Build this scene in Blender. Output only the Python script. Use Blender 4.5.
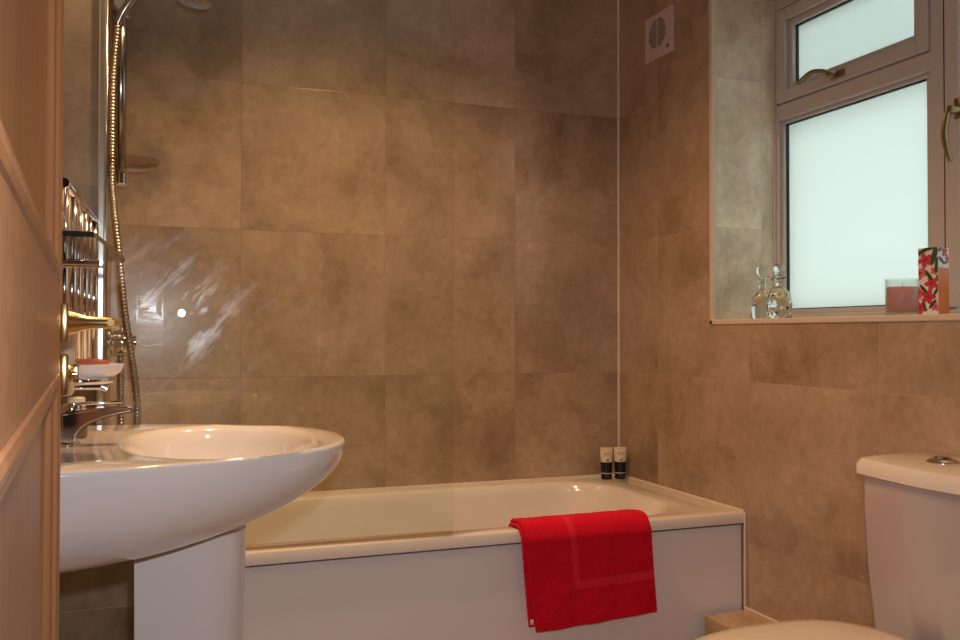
import bpy, bmesh, math, random
from mathutils import Vector, Matrix, noise
random.seed(4)
for o in list(bpy.data.objects): bpy.data.objects.remove(o)
sc = bpy.context.scene
COL = sc.collection
PI = math.pi

# ---------------------------------------------------------------- camera
cam = bpy.data.cameras.new('camera'); co = bpy.data.objects.new('camera', cam); COL.objects.link(co)
cam.sensor_width = 36; cam.lens = 898.48 / 960 * 36; cam.clip_start = 0.02
R_ = Vector((0.93664156, -0.35028759, 0.00109052)); U_ = Vector((-0.00660624, -0.01455175, 0.99987229)); F_ = Vector((0.35022698, 0.93652915, 0.01594386))
co.matrix_world = Matrix(((R_.x, U_.x, -F_.x, -1.57781), (R_.y, U_.y, -F_.y, -2.81148), (R_.z, U_.z, -F_.z, 1.03587), (0, 0, 0, 1)))
sc.camera = co
# ---------------------------------------------------------------- world, lights, exposure
sc.view_settings.view_transform = 'Standard'; sc.view_settings.look = 'None'
sc.view_settings.exposure = 0.0; sc.view_settings.gamma = 1.0; sc.view_settings.use_curve_mapping = False
w = bpy.data.worlds.new('sky'); sc.world = w; w.use_nodes = True
w.node_tree.nodes['Background'].inputs[0].default_value = (0.80, 0.95, 0.91, 1)
w.node_tree.nodes['Background'].inputs[1].default_value = 1.75
WARM = (1.0, 0.585, 0.27)
def area(name, loc, size, power, color, target=None, spread=PI, shape='DISK'):
    l = bpy.data.lights.new(name, 'AREA'); l.shape = shape; l.size = size; l.energy = power; l.color = color; l.spread = spread
    o = bpy.data.objects.new(name, l); COL.objects.link(o); o.location = loc
    d = (Vector(target) - Vector(loc)) if target else Vector((0, 0, -1))
    o.rotation_euler = d.to_track_quat('-Z', 'Y').to_euler()
    return o
DL = [(-0.92, -0.72), (-1.32, -0.90), (-1.20, -1.75)]
for (x, y), pw in zip(DL, (46, 48, 9)):
    l = bpy.data.lights.new('downlight_bulb', 'SPOT'); l.energy = pw; l.color = WARM; l.spot_size = math.radians(135); l.spot_blend = 1.0; l.shadow_soft_size = .035
    o = bpy.data.objects.new('downlight_bulb', l); COL.objects.link(o); o.location = (x, y, 2.325)
area('camera_flash', (-1.545, -2.80, 1.13), 0.032, 7.2, (0.93, 0.93, 1.0), target=(-0.75, -0.6, 0.85))

# ---------------------------------------------------------------- materials
def new_mat(name):
    m = bpy.data.materials.new(name); m.use_nodes = True
    nt = m.node_tree; return m, nt, nt.nodes['Principled BSDF']
def mat(name, col, rough=.5, metal=0, spec=.5, coat=0, bump=0, bscale=200, var=0, trans=0, sheen=0, vscale=6):
    m, nt, b = new_mat(name)
    b.inputs['Base Color'].default_value = (*col, 1); b.inputs['Roughness'].default_value = rough
    b.inputs['Metallic'].default_value = metal; b.inputs['Specular IOR Level'].default_value = spec
    b.inputs['Coat Weight'].default_value = coat; b.inputs['Transmission Weight'].default_value = trans
    b.inputs['Sheen Weight'].default_value = sheen
    tc = nt.nodes.new('ShaderNodeTexCoord')
    if var:
        n = nt.nodes.new('ShaderNodeTexNoise'); n.inputs['Scale'].default_value = vscale; n.inputs['Detail'].default_value = 5
        nt.links.new(tc.outputs['Object'], n.inputs['Vector'])
        r = nt.nodes.new('ShaderNodeMix'); r.data_type = 'RGBA'
        r.inputs[6].default_value = (*[c * (1 - var) for c in col], 1); r.inputs[7].default_value = (*[min(1, c * (1 + var)) for c in col], 1)
        nt.links.new(n.outputs[0], r.inputs[0]); nt.links.new(r.outputs[2], b.inputs['Base Color'])
    if bump:
        n = nt.nodes.new('ShaderNodeTexNoise'); n.inputs['Scale'].default_value = bscale; n.inputs['Detail'].default_value = 3
        nt.links.new(tc.outputs['Object'], n.inputs['Vector'])
        u = nt.nodes.new('ShaderNodeBump'); u.inputs['Strength'].default_value = bump; u.inputs['Distance'].default_value = .002
        nt.links.new(n.outputs[0], u.inputs['Height']); nt.links.new(u.outputs[0], b.inputs['Normal'])
    return m
def math_node(nt, op, a, b=None, c=None):
    n = nt.nodes.new('ShaderNodeMath'); n.operation = op
    for i, v in enumerate((a, b, c)):
        if v is None: continue
        if isinstance(v, (int, float)): n.inputs[i].default_value = v
        else: nt.links.new(v, n.inputs[i])
    return n.outputs[0]
def tile_mat(name, ua, va, W, H, ou, ov, grout, rough=.17, base=(.43, .312, .222), gw=.0013):
    m, nt, b = new_mat(name); L = nt.links
    tc = nt.nodes.new('ShaderNodeTexCoord'); s = nt.nodes.new('ShaderNodeSeparateXYZ'); L.new(tc.outputs['Object'], s.inputs[0])
    fr, fl = [], []
    for ax, sz, of in ((ua, W, ou), (va, H, ov)):
        q = math_node(nt, 'DIVIDE', math_node(nt, 'SUBTRACT', s.outputs[ax], of), sz)
        fl.append(math_node(nt, 'FLOOR', q)); f = math_node(nt, 'FRACT', q)
        d = math_node(nt, 'MULTIPLY', math_node(nt, 'MINIMUM', f, math_node(nt, 'SUBTRACT', 1.0, f)), sz); fr.append(d)
    d = math_node(nt, 'MINIMUM', fr[0], fr[1])
    g = math_node(nt, 'SUBTRACT', 1.0, math_node(nt, 'MINIMUM', math_node(nt, 'DIVIDE', d, gw), 1.0))
    cell = nt.nodes.new('ShaderNodeCombineXYZ'); L.new(fl[0], cell.inputs[0]); L.new(fl[1], cell.inputs[1])
    wn = nt.nodes.new('ShaderNodeTexWhiteNoise'); L.new(cell.outputs[0], wn.inputs['Vector'])
    sc_ = nt.nodes.new('ShaderNodeVectorMath'); sc_.operation = 'MULTIPLY_ADD'; L.new(wn.outputs['Color'], sc_.inputs[0]); sc_.inputs[1].default_value = (9, 9, 9); L.new(tc.outputs['Object'], sc_.inputs[2])
    def noi(scale, det, dist=0, ro=.6):
        n = nt.nodes.new('ShaderNodeTexNoise'); n.inputs['Scale'].default_value = scale; n.inputs['Detail'].default_value = det
        n.inputs['Distortion'].default_value = dist; n.inputs['Roughness'].default_value = ro; L.new(sc_.outputs[0], n.inputs['Vector']); return n.outputs[0]
    a = noi(3.2, 8, .35, .62)
    r = nt.nodes.new('ShaderNodeValToRGB'); L.new(a, r.inputs[0]); e = r.color_ramp.elements
    e[0].position = .28; e[0].color = (*[c * k for c, k in zip(base, (.56, .50, .44))], 1)
    e[1].position = .70; e[1].color = (*[c * k for c, k in zip(base, (1.20, 1.21, 1.22))], 1)
    x = e.new(.48); x.color = (*[c * k for c, k in zip(base, (.93, .91, .88))], 1)
    b2 = noi(38, 5, .2, .7)
    vein = noi(4, 5, .5, .6)
    vv = math_node(nt, 'ABSOLUTE', math_node(nt, 'SUBTRACT', vein, .5))
    vm = math_node(nt, 'MULTIPLY', math_node(nt, 'SUBTRACT', 1.0, math_node(nt, 'MINIMUM', math_node(nt, 'DIVIDE', vv, .03), 1.0)), .07)
    k = math_node(nt, 'MULTIPLY_ADD', b2, .60, .68)
    k = math_node(nt, 'MULTIPLY', k, math_node(nt, 'MULTIPLY_ADD', wn.outputs['Value'], .14, .94))
    k = math_node(nt, 'MULTIPLY', k, math_node(nt, 'SUBTRACT', 1.0, vm))
    mu = nt.nodes.new('ShaderNodeVectorMath'); mu.operation = 'SCALE'; L.new(r.outputs[0], mu.inputs[0]); L.new(k, mu.inputs['Scale'])
    mx = nt.nodes.new('ShaderNodeMix'); mx.data_type = 'RGBA'; L.new(g, mx.inputs[0]); L.new(mu.outputs[0], mx.inputs[6]); mx.inputs[7].default_value = (*grout, 1)
    L.new(mx.outputs[2], b.inputs['Base Color'])
    L.new(math_node(nt, 'MULTIPLY_ADD', b2, .14, rough), b.inputs['Roughness'])
    h = math_node(nt, 'SUBTRACT', math_node(nt, 'MULTIPLY_ADD', noi(5, 2), .6, math_node(nt, 'MULTIPLY', b2, .12)), math_node(nt, 'MULTIPLY', g, .5))
    bp = nt.nodes.new('ShaderNodeBump'); bp.inputs['Strength'].default_value = .35; bp.inputs['Distance'].default_value = .0016
    L.new(h, bp.inputs['Height']); L.new(bp.outputs[0], b.inputs['Normal'])
    b.inputs['Specular IOR Level'].default_value = .5
    return m
def wood_mat(name, c1, c2, axis_scale=(30, 30, 1.3)):
    m, nt, b = new_mat(name); L = nt.links
    tc = nt.nodes.new('ShaderNodeTexCoord'); mp = nt.nodes.new('ShaderNodeMapping'); mp.inputs['Scale'].default_value = axis_scale
    L.new(tc.outputs['Object'], mp.inputs[0])
    n = nt.nodes.new('ShaderNodeTexNoise'); n.inputs['Scale'].default_value = 1.6; n.inputs['Detail'].default_value = 6; n.inputs['Distortion'].default_value = 1.2
    L.new(mp.outputs[0], n.inputs['Vector'])
    r = nt.nodes.new('ShaderNodeValToRGB'); L.new(n.outputs[0], r.inputs[0]); e = r.color_ramp.elements
    e[0].position = .32; e[0].color = (*c1, 1); e[1].position = .68; e[1].color = (*c2, 1)
    L.new(r.outputs[0], b.inputs['Base Color']); b.inputs['Roughness'].default_value = .38
    bp = nt.nodes.new('ShaderNodeBump'); bp.inputs['Strength'].default_value = .15; bp.inputs['Distance'].default_value = .001
    L.new(n.outputs[0], bp.inputs['Height']); L.new(bp.outputs[0], b.inputs['Normal'])
    return m
def glass_mat(name, tint=(.97, 1, .985), ior=1.45, rough=0.0, smear=False, f=1.0):
    m, nt, b = new_mat(name); L = nt.links; nt.nodes.remove(b); out = nt.nodes['Material Output']
    t = nt.nodes.new('ShaderNodeBsdfTransparent'); t.inputs[0].default_value = (*tint, 1)
    g = nt.nodes.new('ShaderNodeBsdfGlossy'); g.inputs['Roughness'].default_value = rough
    fr = nt.nodes.new('ShaderNodeLayerWeight'); fr.inputs[0].default_value = .5
    mx = nt.nodes.new('ShaderNodeMixShader'); L.new(math_node(nt, 'MULTIPLY_ADD', math_node(nt, 'POWER', fr.outputs['Facing'], 5.0), .9 * f, .045 * f), mx.inputs[0]); L.new(t.outputs[0], mx.inputs[1]); L.new(g.outputs[0], mx.inputs[2])
    last = mx.outputs[0]
    if smear:   # dried water marks: thin milky wipes on the glass
        tc = nt.nodes.new('ShaderNodeTexCoord'); mp = nt.nodes.new('ShaderNodeMapping'); mp.vector_type = 'TEXTURE'; mp.inputs['Rotation'].default_value = (0, -.85, 0); mp.inputs['Scale'].default_value = (.30, 1, .075)
        L.new(tc.outputs['Object'], mp.inputs[0])
        n = nt.nodes.new('ShaderNodeTexNoise'); n.inputs['Scale'].default_value = 1.3; n.inputs['Detail'].default_value = 6; n.inputs['Roughness'].default_value = .7; L.new(mp.outputs[0], n.inputs['Vector'])
        s = math_node(nt, 'MULTIPLY', math_node(nt, 'MAXIMUM', math_node(nt, 'SUBTRACT', n.outputs[0], .53), 0.0), .28)
        g2 = nt.nodes.new('ShaderNodeBsdfGlossy'); g2.inputs['Roughness'].default_value = .22
        m2 = nt.nodes.new('ShaderNodeMixShader'); L.new(s, m2.inputs[0]); L.new(last, m2.inputs[1]); L.new(g2.outputs[0], m2.inputs[2]); last = m2.outputs[0]
    L.new(last, out.inputs[0]); return m

TILE_B = tile_mat('tile_back', 0, 2, .4516, .45, -.3997, 1.3539, (.27, .19, .13))
TILE_R = tile_mat('tile_right', 1, 2, .4741, .45, -.2559, 1.3539, (.50, .38, .28))
TILE_N = tile_mat('tile_reveal_daylit', 0, 2, .4741, .45, -.30, 1.3539, (.50, .44, .36), rough=.25, base=(.76, .67, .51))  # same wall tile, lightened: window daylight put into the colour
TILE_L = tile_mat('tile_left', 1, 2, .4741, .45, -.70, 1.3539, (.30, .22, .16))
TILE_E = tile_mat('tile_nib_shaded', 0, 2, .4741, .45, -1.9, 1.3539, (.24, .20, .15), rough=.3, base=(.27, .23, .165))  # same wall tile, darkened here to hold down the flash
TILE_F = tile_mat('tile_floor', 0, 1, .4516, .4516, -.3, -.9, (.28, .2, .14), rough=.25)
TILE_X = tile_mat('tile_ledge', 1, 2, .4741, 3, -.05, 9, (.5, .38, .28), base=(.50, .345, .21))
PLASTER = mat('plaster', (.82, .79, .74), .8, bump=.1, bscale=60)
HALLP = mat('hall_paint', (.35, .28, .22), .8, bump=.1, bscale=60)
CERAM = mat('ceramic', (.83, .79, .76), .10, coat=.6, spec=.5)
ACRYL = mat('acrylic', (.80, .74, .68), .13, coat=.4)
PANEL = mat('panel_acrylic', (.88, .86, .86), .28, coat=.2)
CHROME = mat('chrome', (.78, .78, .80), .07, metal=1)
CHROMED = mat('chrome_worn', (.45, .43, .42), .18, metal=1)
BRASS = mat('brass', (.90, .66, .30), .2, metal=1)
BRASSD = mat('brass_tarnished', (.30, .22, .12), .3, metal=1)
UPVC = mat('upvc', (.54, .51, .50), .32, coat=.2)
GASKET = mat('gasket', (.012, .014, .014), .5)
SILIC = mat('silicone', (.78, .66, .56), .4)
TRIM = mat('tile_trim', (.66, .55, .46), .35)
PINE = wood_mat('pine', (.33, .142, .058), (.44, .205, .086), (34, 34, 1.2))
PINEH = wood_mat('pine_rail', (.33, .142, .058), (.44, .205, .086), (1.2, 34, 34))
GLASS = glass_mat('screen_glass', smear=True, f=.9)
SHELFG = glass_mat('shelf_glass', tint=(.90, .97, .94))
SHEDGE = mat('shelf_glass_edge', (.004, .012, .010), .08)
RED = None

def frost():
    m, nt, b = new_mat('frosted_glass'); L = nt.links; nt.nodes.remove(b); out = nt.nodes['Material Output']
    t = nt.nodes.new('ShaderNodeBsdfTranslucent'); t.inputs[0].default_value = (.96, .985, .97, 1)
    g = nt.nodes.new('ShaderNodeBsdfGlossy'); g.inputs['Roughness'].default_value = .25
    fr = nt.nodes.new('ShaderNodeFresnel'); fr.inputs[0].default_value = 1.3
    mx = nt.nodes.new('ShaderNodeMixShader'); L.new(fr.outputs[0], mx.inputs[0]); L.new(t.outputs[0], mx.inputs[1]); L.new(g.outputs[0], mx.inputs[2]); L.new(mx.outputs[0], out.inputs[0])
    return m
FROST = frost()

# ---------------------------------------------------------------- mesh helpers (world coordinates)
def BM(): return bmesh.new()
def box(bm, lo, hi, bev=0, seg=2, mi=0):
    b = bmesh.new(); bmesh.ops.create_cube(b, size=1)
    for v in b.verts: v.co = Vector([(lo[i] + hi[i]) / 2 + v.co[i] * (hi[i] - lo[i]) for i in range(3)])
    if bev: bmesh.ops.bevel(b, geom=b.edges[:], offset=bev, segments=seg, profile=.5, affect='EDGES')
    for f in b.faces: f.material_index = mi
    merge(bm, b); return bm
def merge(bm, b, M=None):
    if M is not None: b.transform(M)
    me = bpy.data.meshes.new('t'); b.to_mesh(me); b.free(); bm.from_mesh(me); bpy.data.meshes.remove(me)
def frame_for(d):
    d = d.normalized(); a = Vector((0, 0, 1)) if abs(d.z) < .95 else Vector((0, 1, 0))
    x = a.cross(d).normalized(); return x, d.cross(x)
def tube(bm, pts, r, n=12, cap=True, mi=0, flat=1.0):
    pts = [Vector(p) for p in pts]; rs = r if isinstance(r, (list, tuple)) else [r] * len(pts)
    rings = []; px = None
    for i, p in enumerate(pts):
        d = (pts[min(i + 1, len(pts) - 1)] - pts[max(i - 1, 0)])
        if d.length < 1e-9: d = Vector((0, 0, 1))
        d.normalize()
        if px is None: x, y = frame_for(d)
        else:
            x = (px - d * px.dot(d)).normalized(); y = d.cross(x)
        px = x
        rings.append([bm.verts.new(p + (x * math.cos(2 * PI * k / n) + y * math.sin(2 * PI * k / n) * flat) * rs[i]) for k in range(n)])
    for a, b in zip(rings, rings[1:]):
        for k in range(n):
            f = bm.faces.new((a[k], a[(k + 1) % n], b[(k + 1) % n], b[k])); f.material_index = mi; f.smooth = True
    if cap:
        for q in (rings[0][::-1], rings[-1]):
            try: bm.faces.new(q).material_index = mi
            except ValueError: pass
    return bm
def lathe(bm, prof, c, axis=(0, 0, 1), n=32, mi=0):
    """prof: list of (radius, height); closed with caps where radius is 0"""
    ax = Vector(axis).normalized(); x, y = frame_for(ax); c = Vector(c); rings = []
    for (r, h) in prof:
        if r < 1e-6: rings.append([bm.verts.new(c + ax * h)])
        else: rings.append([bm.verts.new(c + ax * h + (x * math.cos(2 * PI * k / n) + y * math.sin(2 * PI * k / n)) * r) for k in range(n)])
    for a, b in zip(rings, rings[1:]):
        for k in range(n):
            k2 = (k + 1) % n
            if len(a) == 1 and len(b) == 1: continue
            if len(a) == 1: f = bm.faces.new((a[0], b[k2], b[k]))
            elif len(b) == 1: f = bm.faces.new((a[k], a[k2], b[0]))
            else: f = bm.faces.new((a[k], a[k2], b[k2], b[k]))
            f.smooth = True; f.material_index = mi
    return bm
def loft(bm, rings, cap0=False, cap1=False, mi=0, closed=True):
    vs = [[bm.verts.new(p) for p in r] for r in rings]
    for a, b in zip(vs, vs[1:]):
        n = len(a)
        for k in range(n if closed else n - 1):
            f = bm.faces.new((a[k], a[(k + 1) % n], b[(k + 1) % n], b[k])); f.smooth = True; f.material_index = mi
    if cap0: bm.faces.new(vs[0][::-1]).material_index = mi
    if cap1: bm.faces.new(vs[-1]).material_index = mi
    return vs
def smooth_path(pts, n=8):
    P = [Vector(p) for p in pts]; out = []
    for i in range(len(P) - 1):
        a, b, c, d = P[max(i - 1, 0)], P[i], P[i + 1], P[min(i + 2, len(P) - 1)]
        for k in range(n):
            t = k / n; out.append(.5 * ((2 * b) + (c - a) * t + (2 * a - 5 * b + 4 * c - d) * t * t + (3 * b - a - 3 * c + d) * t ** 3))
    out.append(P[-1]); return out
def root_of(p):
    while p.parent: p = p.parent
    return p
def obj(name, bm, m, parent=None, smooth=None, M=None, fix=True):
    if fix: bmesh.ops.recalc_face_normals(bm, faces=bm.faces[:])
    me = bpy.data.meshes.new(name)
    if parent is not None:
        r = root_of(parent)
        if r.type == 'EMPTY':
            bm.transform((Matrix.Translation(r.location) @ r.rotation_euler.to_matrix().to_4x4()).inverted())
    bm.to_mesh(me); bm.free()
    for q in (m if isinstance(m, (list, tuple)) else [m]): me.materials.append(q)
    o = bpy.data.objects.new(name, me); COL.objects.link(o)
    if parent is not None: o.parent = parent
    if smooth is not None:
        for p in me.polygons: p.use_smooth = True
        if hasattr(me, 'set_sharp_from_angle'): me.set_sharp_from_angle(angle=math.radians(smooth))
    return o
def thing(name, label, cat, loc, group=None, rz=0):
    o = bpy.data.objects.new(name, None); COL.objects.link(o); o.location = loc; o.rotation_euler = (0, 0, rz); o.empty_display_size = .05
    o['label'] = label; o['category'] = cat
    if group: o['group'] = group
    return o
def tag(o, label, cat, group=None):
    o['label'] = label; o['category'] = cat
    if group: o['group'] = group
    return o
def struct(name, bm, m, smooth=None):
    o = obj(name, bm, m, smooth=smooth); o['kind'] = 'structure'; return o

# ---------------------------------------------------------------- room shell
H = 2.35; XL = -1.80; XN = -1.667; YF = -2.63
struct('floor', box(BM(), (-2.0, -4.4, -.1), (.5, .1, 0)), TILE_F)
struct('ceiling', box(BM(), (-2.0, -4.4, H), (.5, .1, H + .1)), PLASTER)
struct('wall_back', box(BM(), (-2.0, 0, 0), (.12, .1, H)), TILE_B)
struct('wall_left', box(BM(), (XL - .1, YF, 0), (XL, -.715, H)), TILE_L)
b = box(BM(), (XL - .1, -.715, 0), (XN, 0, H), mi=0); box(b, (XL, -.735, 0), (-1.594, -.715, .562))
for f in b.faces:
    if f.normal.y < -.5: f.material_index = 1
struct('wall_left_nib', b, [TILE_L, TILE_E])
NY0, NY1, NZ0, NZ1, ND = -.563, -1.79, 1.079, 2.055, .225
b = BM()      # right wall built round the window recess
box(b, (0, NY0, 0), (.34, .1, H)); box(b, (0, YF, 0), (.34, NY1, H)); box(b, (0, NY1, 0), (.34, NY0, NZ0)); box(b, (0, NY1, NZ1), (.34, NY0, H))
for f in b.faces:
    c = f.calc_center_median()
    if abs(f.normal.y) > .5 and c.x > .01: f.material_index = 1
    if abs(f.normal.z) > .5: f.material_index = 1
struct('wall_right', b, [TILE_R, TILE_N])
b = BM()
DX0, DX1 = -1.70, -.93
box(b, (XL - .1, YF - .1, 0), (DX0, YF, H)); box(b, (DX1, YF - .1, 0), (.34, YF, H)); box(b, (DX0, YF - .1, 2.05), (DX1, YF, H))
struct('wall_front', b, HALLP)
b = BM(); box(b, (-2.0, -4.4, 0), (-1.9, YF - .1, H)); box(b, (.4, -4.4, 0), (.5, YF - .1, H)); box(b, (-2.0, -4.5, 0), (.5, -4.4, H))
struct('wall_hall', b, HALLP)
b = BM()
for (x0, x1) in ((DX0 + .0, DX0 + .02), (DX1 - .02, DX1)): box(b, (x0, YF - .12, 0), (x1, YF + .02, 2.03), .003)
box(b, (DX0, YF - .12, 2.03), (DX1, YF + .02, 2.05), .003)
struct('trim_1', b, PINE)
# pale trim round the recess, silicone beads
b = BM(); t = .014
box(b, (-.004, NY0 - .002, NZ0 - t), (.012, NY0 + t, NZ1 + t), .003); box(b, (-.004, NY1, NZ0 - t), (.02, NY0 + t, NZ0 + .001), .003); box(b, (-.004, NY1, NZ1), (.012, NY0 + t, NZ1 + t), .003)
box(b, (ND - .008, NY0 - .004, NZ0), (ND, NY0, NZ1), .002)
box(b, (.01, NY0 - .005, NZ1 - .006), (ND, NY0 , NZ1), .002)
struct('trim_2', b, TRIM)
b = BM(); box(b, (-.007, -.007, .54), (0, 0, H), .002); struct('trim_3', b, SILIC)
b = BM(); box(b, (-.005, -.716, .02), (0, -.708, .54), .002); box(b, (-.006, -1.30, .271), (0, -.71, .278), .002)
box(b, (-1.66, -.006, .538), (0, 0, .546), .002); box(b, (-.006, -.71, .538), (0, 0, .546), .002); struct('trim_4', b, SILIC)

# ---------------------------------------------------------------- window
wx0, wx1 = ND, ND + .055
def framebox(b, y0, y1, z0, z1, x0=wx0, x1=wx1, bev=.003): box(b, (x0, min(y0, y1), z0), (x1, max(y0, y1), z1), bev)
YM0, YM1 = -1.142, -1.184     # mullion
b = BM()
framebox(b, NY0, -.576, NZ0, NZ1); framebox(b, NY1, -1.765, NZ0, NZ1)
framebox(b, -.576, -1.765, NZ1 - .032, NZ1); framebox(b, -.576, -1.765, NZ0, NZ0 + .018)
framebox(b, YM0, YM1, NZ0 + .018, NZ1 - .032); framebox(b, -.576, YM0, 1.685, 1.732)
for (y0, y1, z0, z1) in ((-.576, -.588, NZ0 + .018, 1.685), (-1.120, YM0, NZ0 + .018, 1.685), (-.588, -1.120, NZ0 + .018, NZ0 + .032), (-.588, -1.120, 1.675, 1.685)):
    framebox(b, y0, y1, z0, z1, wx0 + .012, wx1, .002)
wf = obj('window_1', b, UPVC); wf['kind'] = 'structure'
def sash(name, y0, y1, z0, z1, wd):
    b = BM(); x0, x1 = wx0 - .006, wx1 - .01
    def fr(a0, a1, c0, c1, w_, xx0, xx1, bev):
        framebox(b, a0, a0 - w_, c0, c1, xx0, xx1, bev); framebox(b, a1 + w_, a1, c0, c1, xx0, xx1, bev)
        framebox(b, a0 - w_, a1 + w_, c0, c0 + w_, xx0, xx1, bev); framebox(b, a0 - w_, a1 + w_, c1 - w_, c1, xx0, xx1, bev)
    fr(y0, y1, z0, z1, wd * .68, x0, x1, .004); k = wd * .68
    fr(y0 - k, y1 + k, z0 + k, z1 - k, wd - k, x0 + .014, x1, .003)
    return obj(name, b, UPVC, wf)
s1 = sash('opening_sash', -.578, YM0 + .002, 1.735, NZ1 - .036, .055)
s2 = sash('opening_sash', YM1 - .004, -1.761, NZ0 + .022, NZ1 - .036, .062)
def pane(par, y0, y1, z0, z1):
    b = BM(); box(b, (wx0 + .030, y1, z0), (wx0 + .036, y0, z1)); p = obj('pane', b, FROST, par)
    b = BM(); g = .0035
    for (a0, a1, c0, c1) in ((y0, y0 - g, z0, z1), (y1 + g, y1, z0, z1), (y0, y1, z0, z0 + g), (y0, y1, z1 - g, z1)):
        box(b, (wx0 + .022, min(a0, a1), c0), (wx0 + .031, max(a0, a1), c1))
    obj('gasket', b, GASKET, par); return p
pane(wf, -.588, -1.120, NZ0 + .032, 1.675)
pane(s1, -.633, -1.085, 1.790, NZ1 - .091)
pane(s2, -1.250, -1.699, NZ0 + .084, NZ1 - .098)
# dark strips painted in for the shadow gaps round the sashes
b = BM(); g = .0022
for (y0, y1, z0, z1) in ((-.578 + g, None, 1.732, NZ1 - .034), (YM1 - .002, -1.763, NZ0 + .0195, NZ1 - .034)):
    for q in (((y0, y0 - g, z0, z1), (y0, YM0, z1 - g, z1)) if y1 is None else ((y0 + .004, y0 - g, z0, z1), (y0, y1, z1 - g, z1))): box(b, (wx0 - .0008, min(q[0], q[1]), q[2]), (wx0 + .004, max(q[0], q[1]), q[3]))
obj('sash_gap_shade', b, GASKET, wf)
# handles on the sashes
def handle_top():
    c = Vector((wx0 - .006, -.835, 1.757)); b = BM()
    box(b, c + Vector((-.006, -.030, -.011)), c + Vector((0, .022, .011)), .003)
    lathe(b, [(0, 0), (.009, 0), (.009, .022), (.006, .026), (0, .026)], c + Vector((-.004, .004, 0)), (-1, 0, 0), 16)
    pts = smooth_path([c + Vector((-.026, -.002, .002)), c + Vector((-.030, .03, .016)), c + Vector((-.032, .065, .021)), c + Vector((-.032, .100, .012)), c + Vector((-.032, .125, .004))], 5)
    tube(b, pts, [.007 + .003 * math.sin(PI * i / (len(pts) - 1)) for i in range(len(pts))], 12, flat=.6)
    h = obj('handle', b, BRASSD, s1, smooth=50); h['label'] = 'tarnished brass lever handle'
def handle_side():
    c = Vector((wx0 - .006, -1.232, 1.565)); b = BM()
    box(b, c + Vector((-.006, -.012, -.020)), c + Vector((0, .012, .030)), .003)
    box(b, c + Vector((-.006, .004, -.004)), c + Vector((.0, .030, .012)), .003)
    lathe(b, [(0, 0), (.009, 0), (.009, .028), (.006, .032), (0, .032)], c + Vector((-.004, 0, 0)), (-1, 0, 0), 16)
    pts = smooth_path([c + Vector((-.028, .002, .008)), c + Vector((-.034, .007, -.02)), c + Vector((-.038, .009, -.06)), c + Vector((-.036, .004, -.095)), c + Vector((-.032, -.002, -.122))], 5)
    tube(b, pts, [.0065 + .003 * math.sin(PI * i / (len(pts) - 1)) for i in range(len(pts))], 12, flat=.7)
    h = obj('handle', b, BRASSD, s2, smooth=50); h['label'] = 'tarnished brass drop handle'
handle_top(); handle_side()
b = BM()  # outer bars added to shade the top edge of each pane
for (y0, y1, z) in ((-.55, -1.15, 1.672), (-.55, -1.15, 1.955), (-1.18, -1.78, 1.955)): box(b, (wx1, y1, z), (wx1 + .055, y0, z + .045), .002)
obj('pane_shade_bar', b, mat('bar_green', (.16, .20, .09), .6), wf)
# outside: an unseen eaves board added to shade the tops of the panes
tag(obj('eaves_shade_board', box(BM(), (.40, -3.2, 2.10), (.75, .9, 2.14)), mat('eaves_green', (.10, .14, .05), .7)), 'dark unseen eaves board added outside to shade the frosted window', 'eaves')['kind'] = 'structure'

# ---------------------------------------------------------------- door (pine, standing open, seen nearly edge-on)
A = math.radians(3.1)
FE = Vector((-1.6638, -1.711, 0)); TD = Vector((-math.sin(A), math.cos(A), 0)); ND_ = Vector((math.cos(A), math.sin(A), 0))
door = thing('door_1', 'open brown pine panelled door with brass lever handle, in the near foreground', 'door', FE - TD * .90); door['kind'] = 'structure'
MD = Matrix(((TD.x, -ND_.x, 0, FE.x), (TD.y, -ND_.y, 0, FE.y), (TD.z, -ND_.z, 1, 0), (0, 0, 0, 1)))   # local: x along to the free edge (0 = free edge), y = into the door, z up
DT = .040; SW = .095; ZT, ZB = 1.99, .005
LR0, LR1 = .990, 1.095
def dpart(name, fn, m, **k):
    b = BM(); fn(b); b.transform(MD); return obj(name, b, m, door, **k)
dpart('stile', lambda b: box(b, (-SW, 0, ZB), (0, DT, ZT), .002), PINE)
dpart('stile', lambda b: box(b, (-.90, 0, ZB), (-.82, DT, ZT), .002), PINE)
for (z0, z1) in ((ZT - .10, ZT), (LR0, LR1), (ZB, .22)):
    dpart('rail', lambda b: box(b, (-.82, 0.0005, z0), (-SW, DT - .0005, z1), .001), PINEH)
def panel(z0, z1):
    dpart('panel', lambda b: box(b, (-.82, .013, z0), (-SW, DT - .013, z1)), PINE)
    def mould(b):
        prof = [(-.006, .001), (-.004, -.001), (.000, -.002), (.004, -.0015), (.007, .000), (.012, .0005), (.014, .004), (.020, .006), (.023, .011), (.027, .0132)]   # inset, depth
        x0, x1 = -.82, -SW
        rings = [[Vector((x0 + i, d, z0 + i)), Vector((x1 - i, d, z0 + i)), Vector((x1 - i, d, z1 - i)), Vector((x0 + i, d, z1 - i))] for i, d in prof]
        loft(b, rings)
        for f in b.faces: f.smooth = False
    b = BM(); mould(b); b.transform(MD); obj('moulding', b, PINE, door)
panel(LR1, ZT - .10); panel(.22, LR0)
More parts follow.
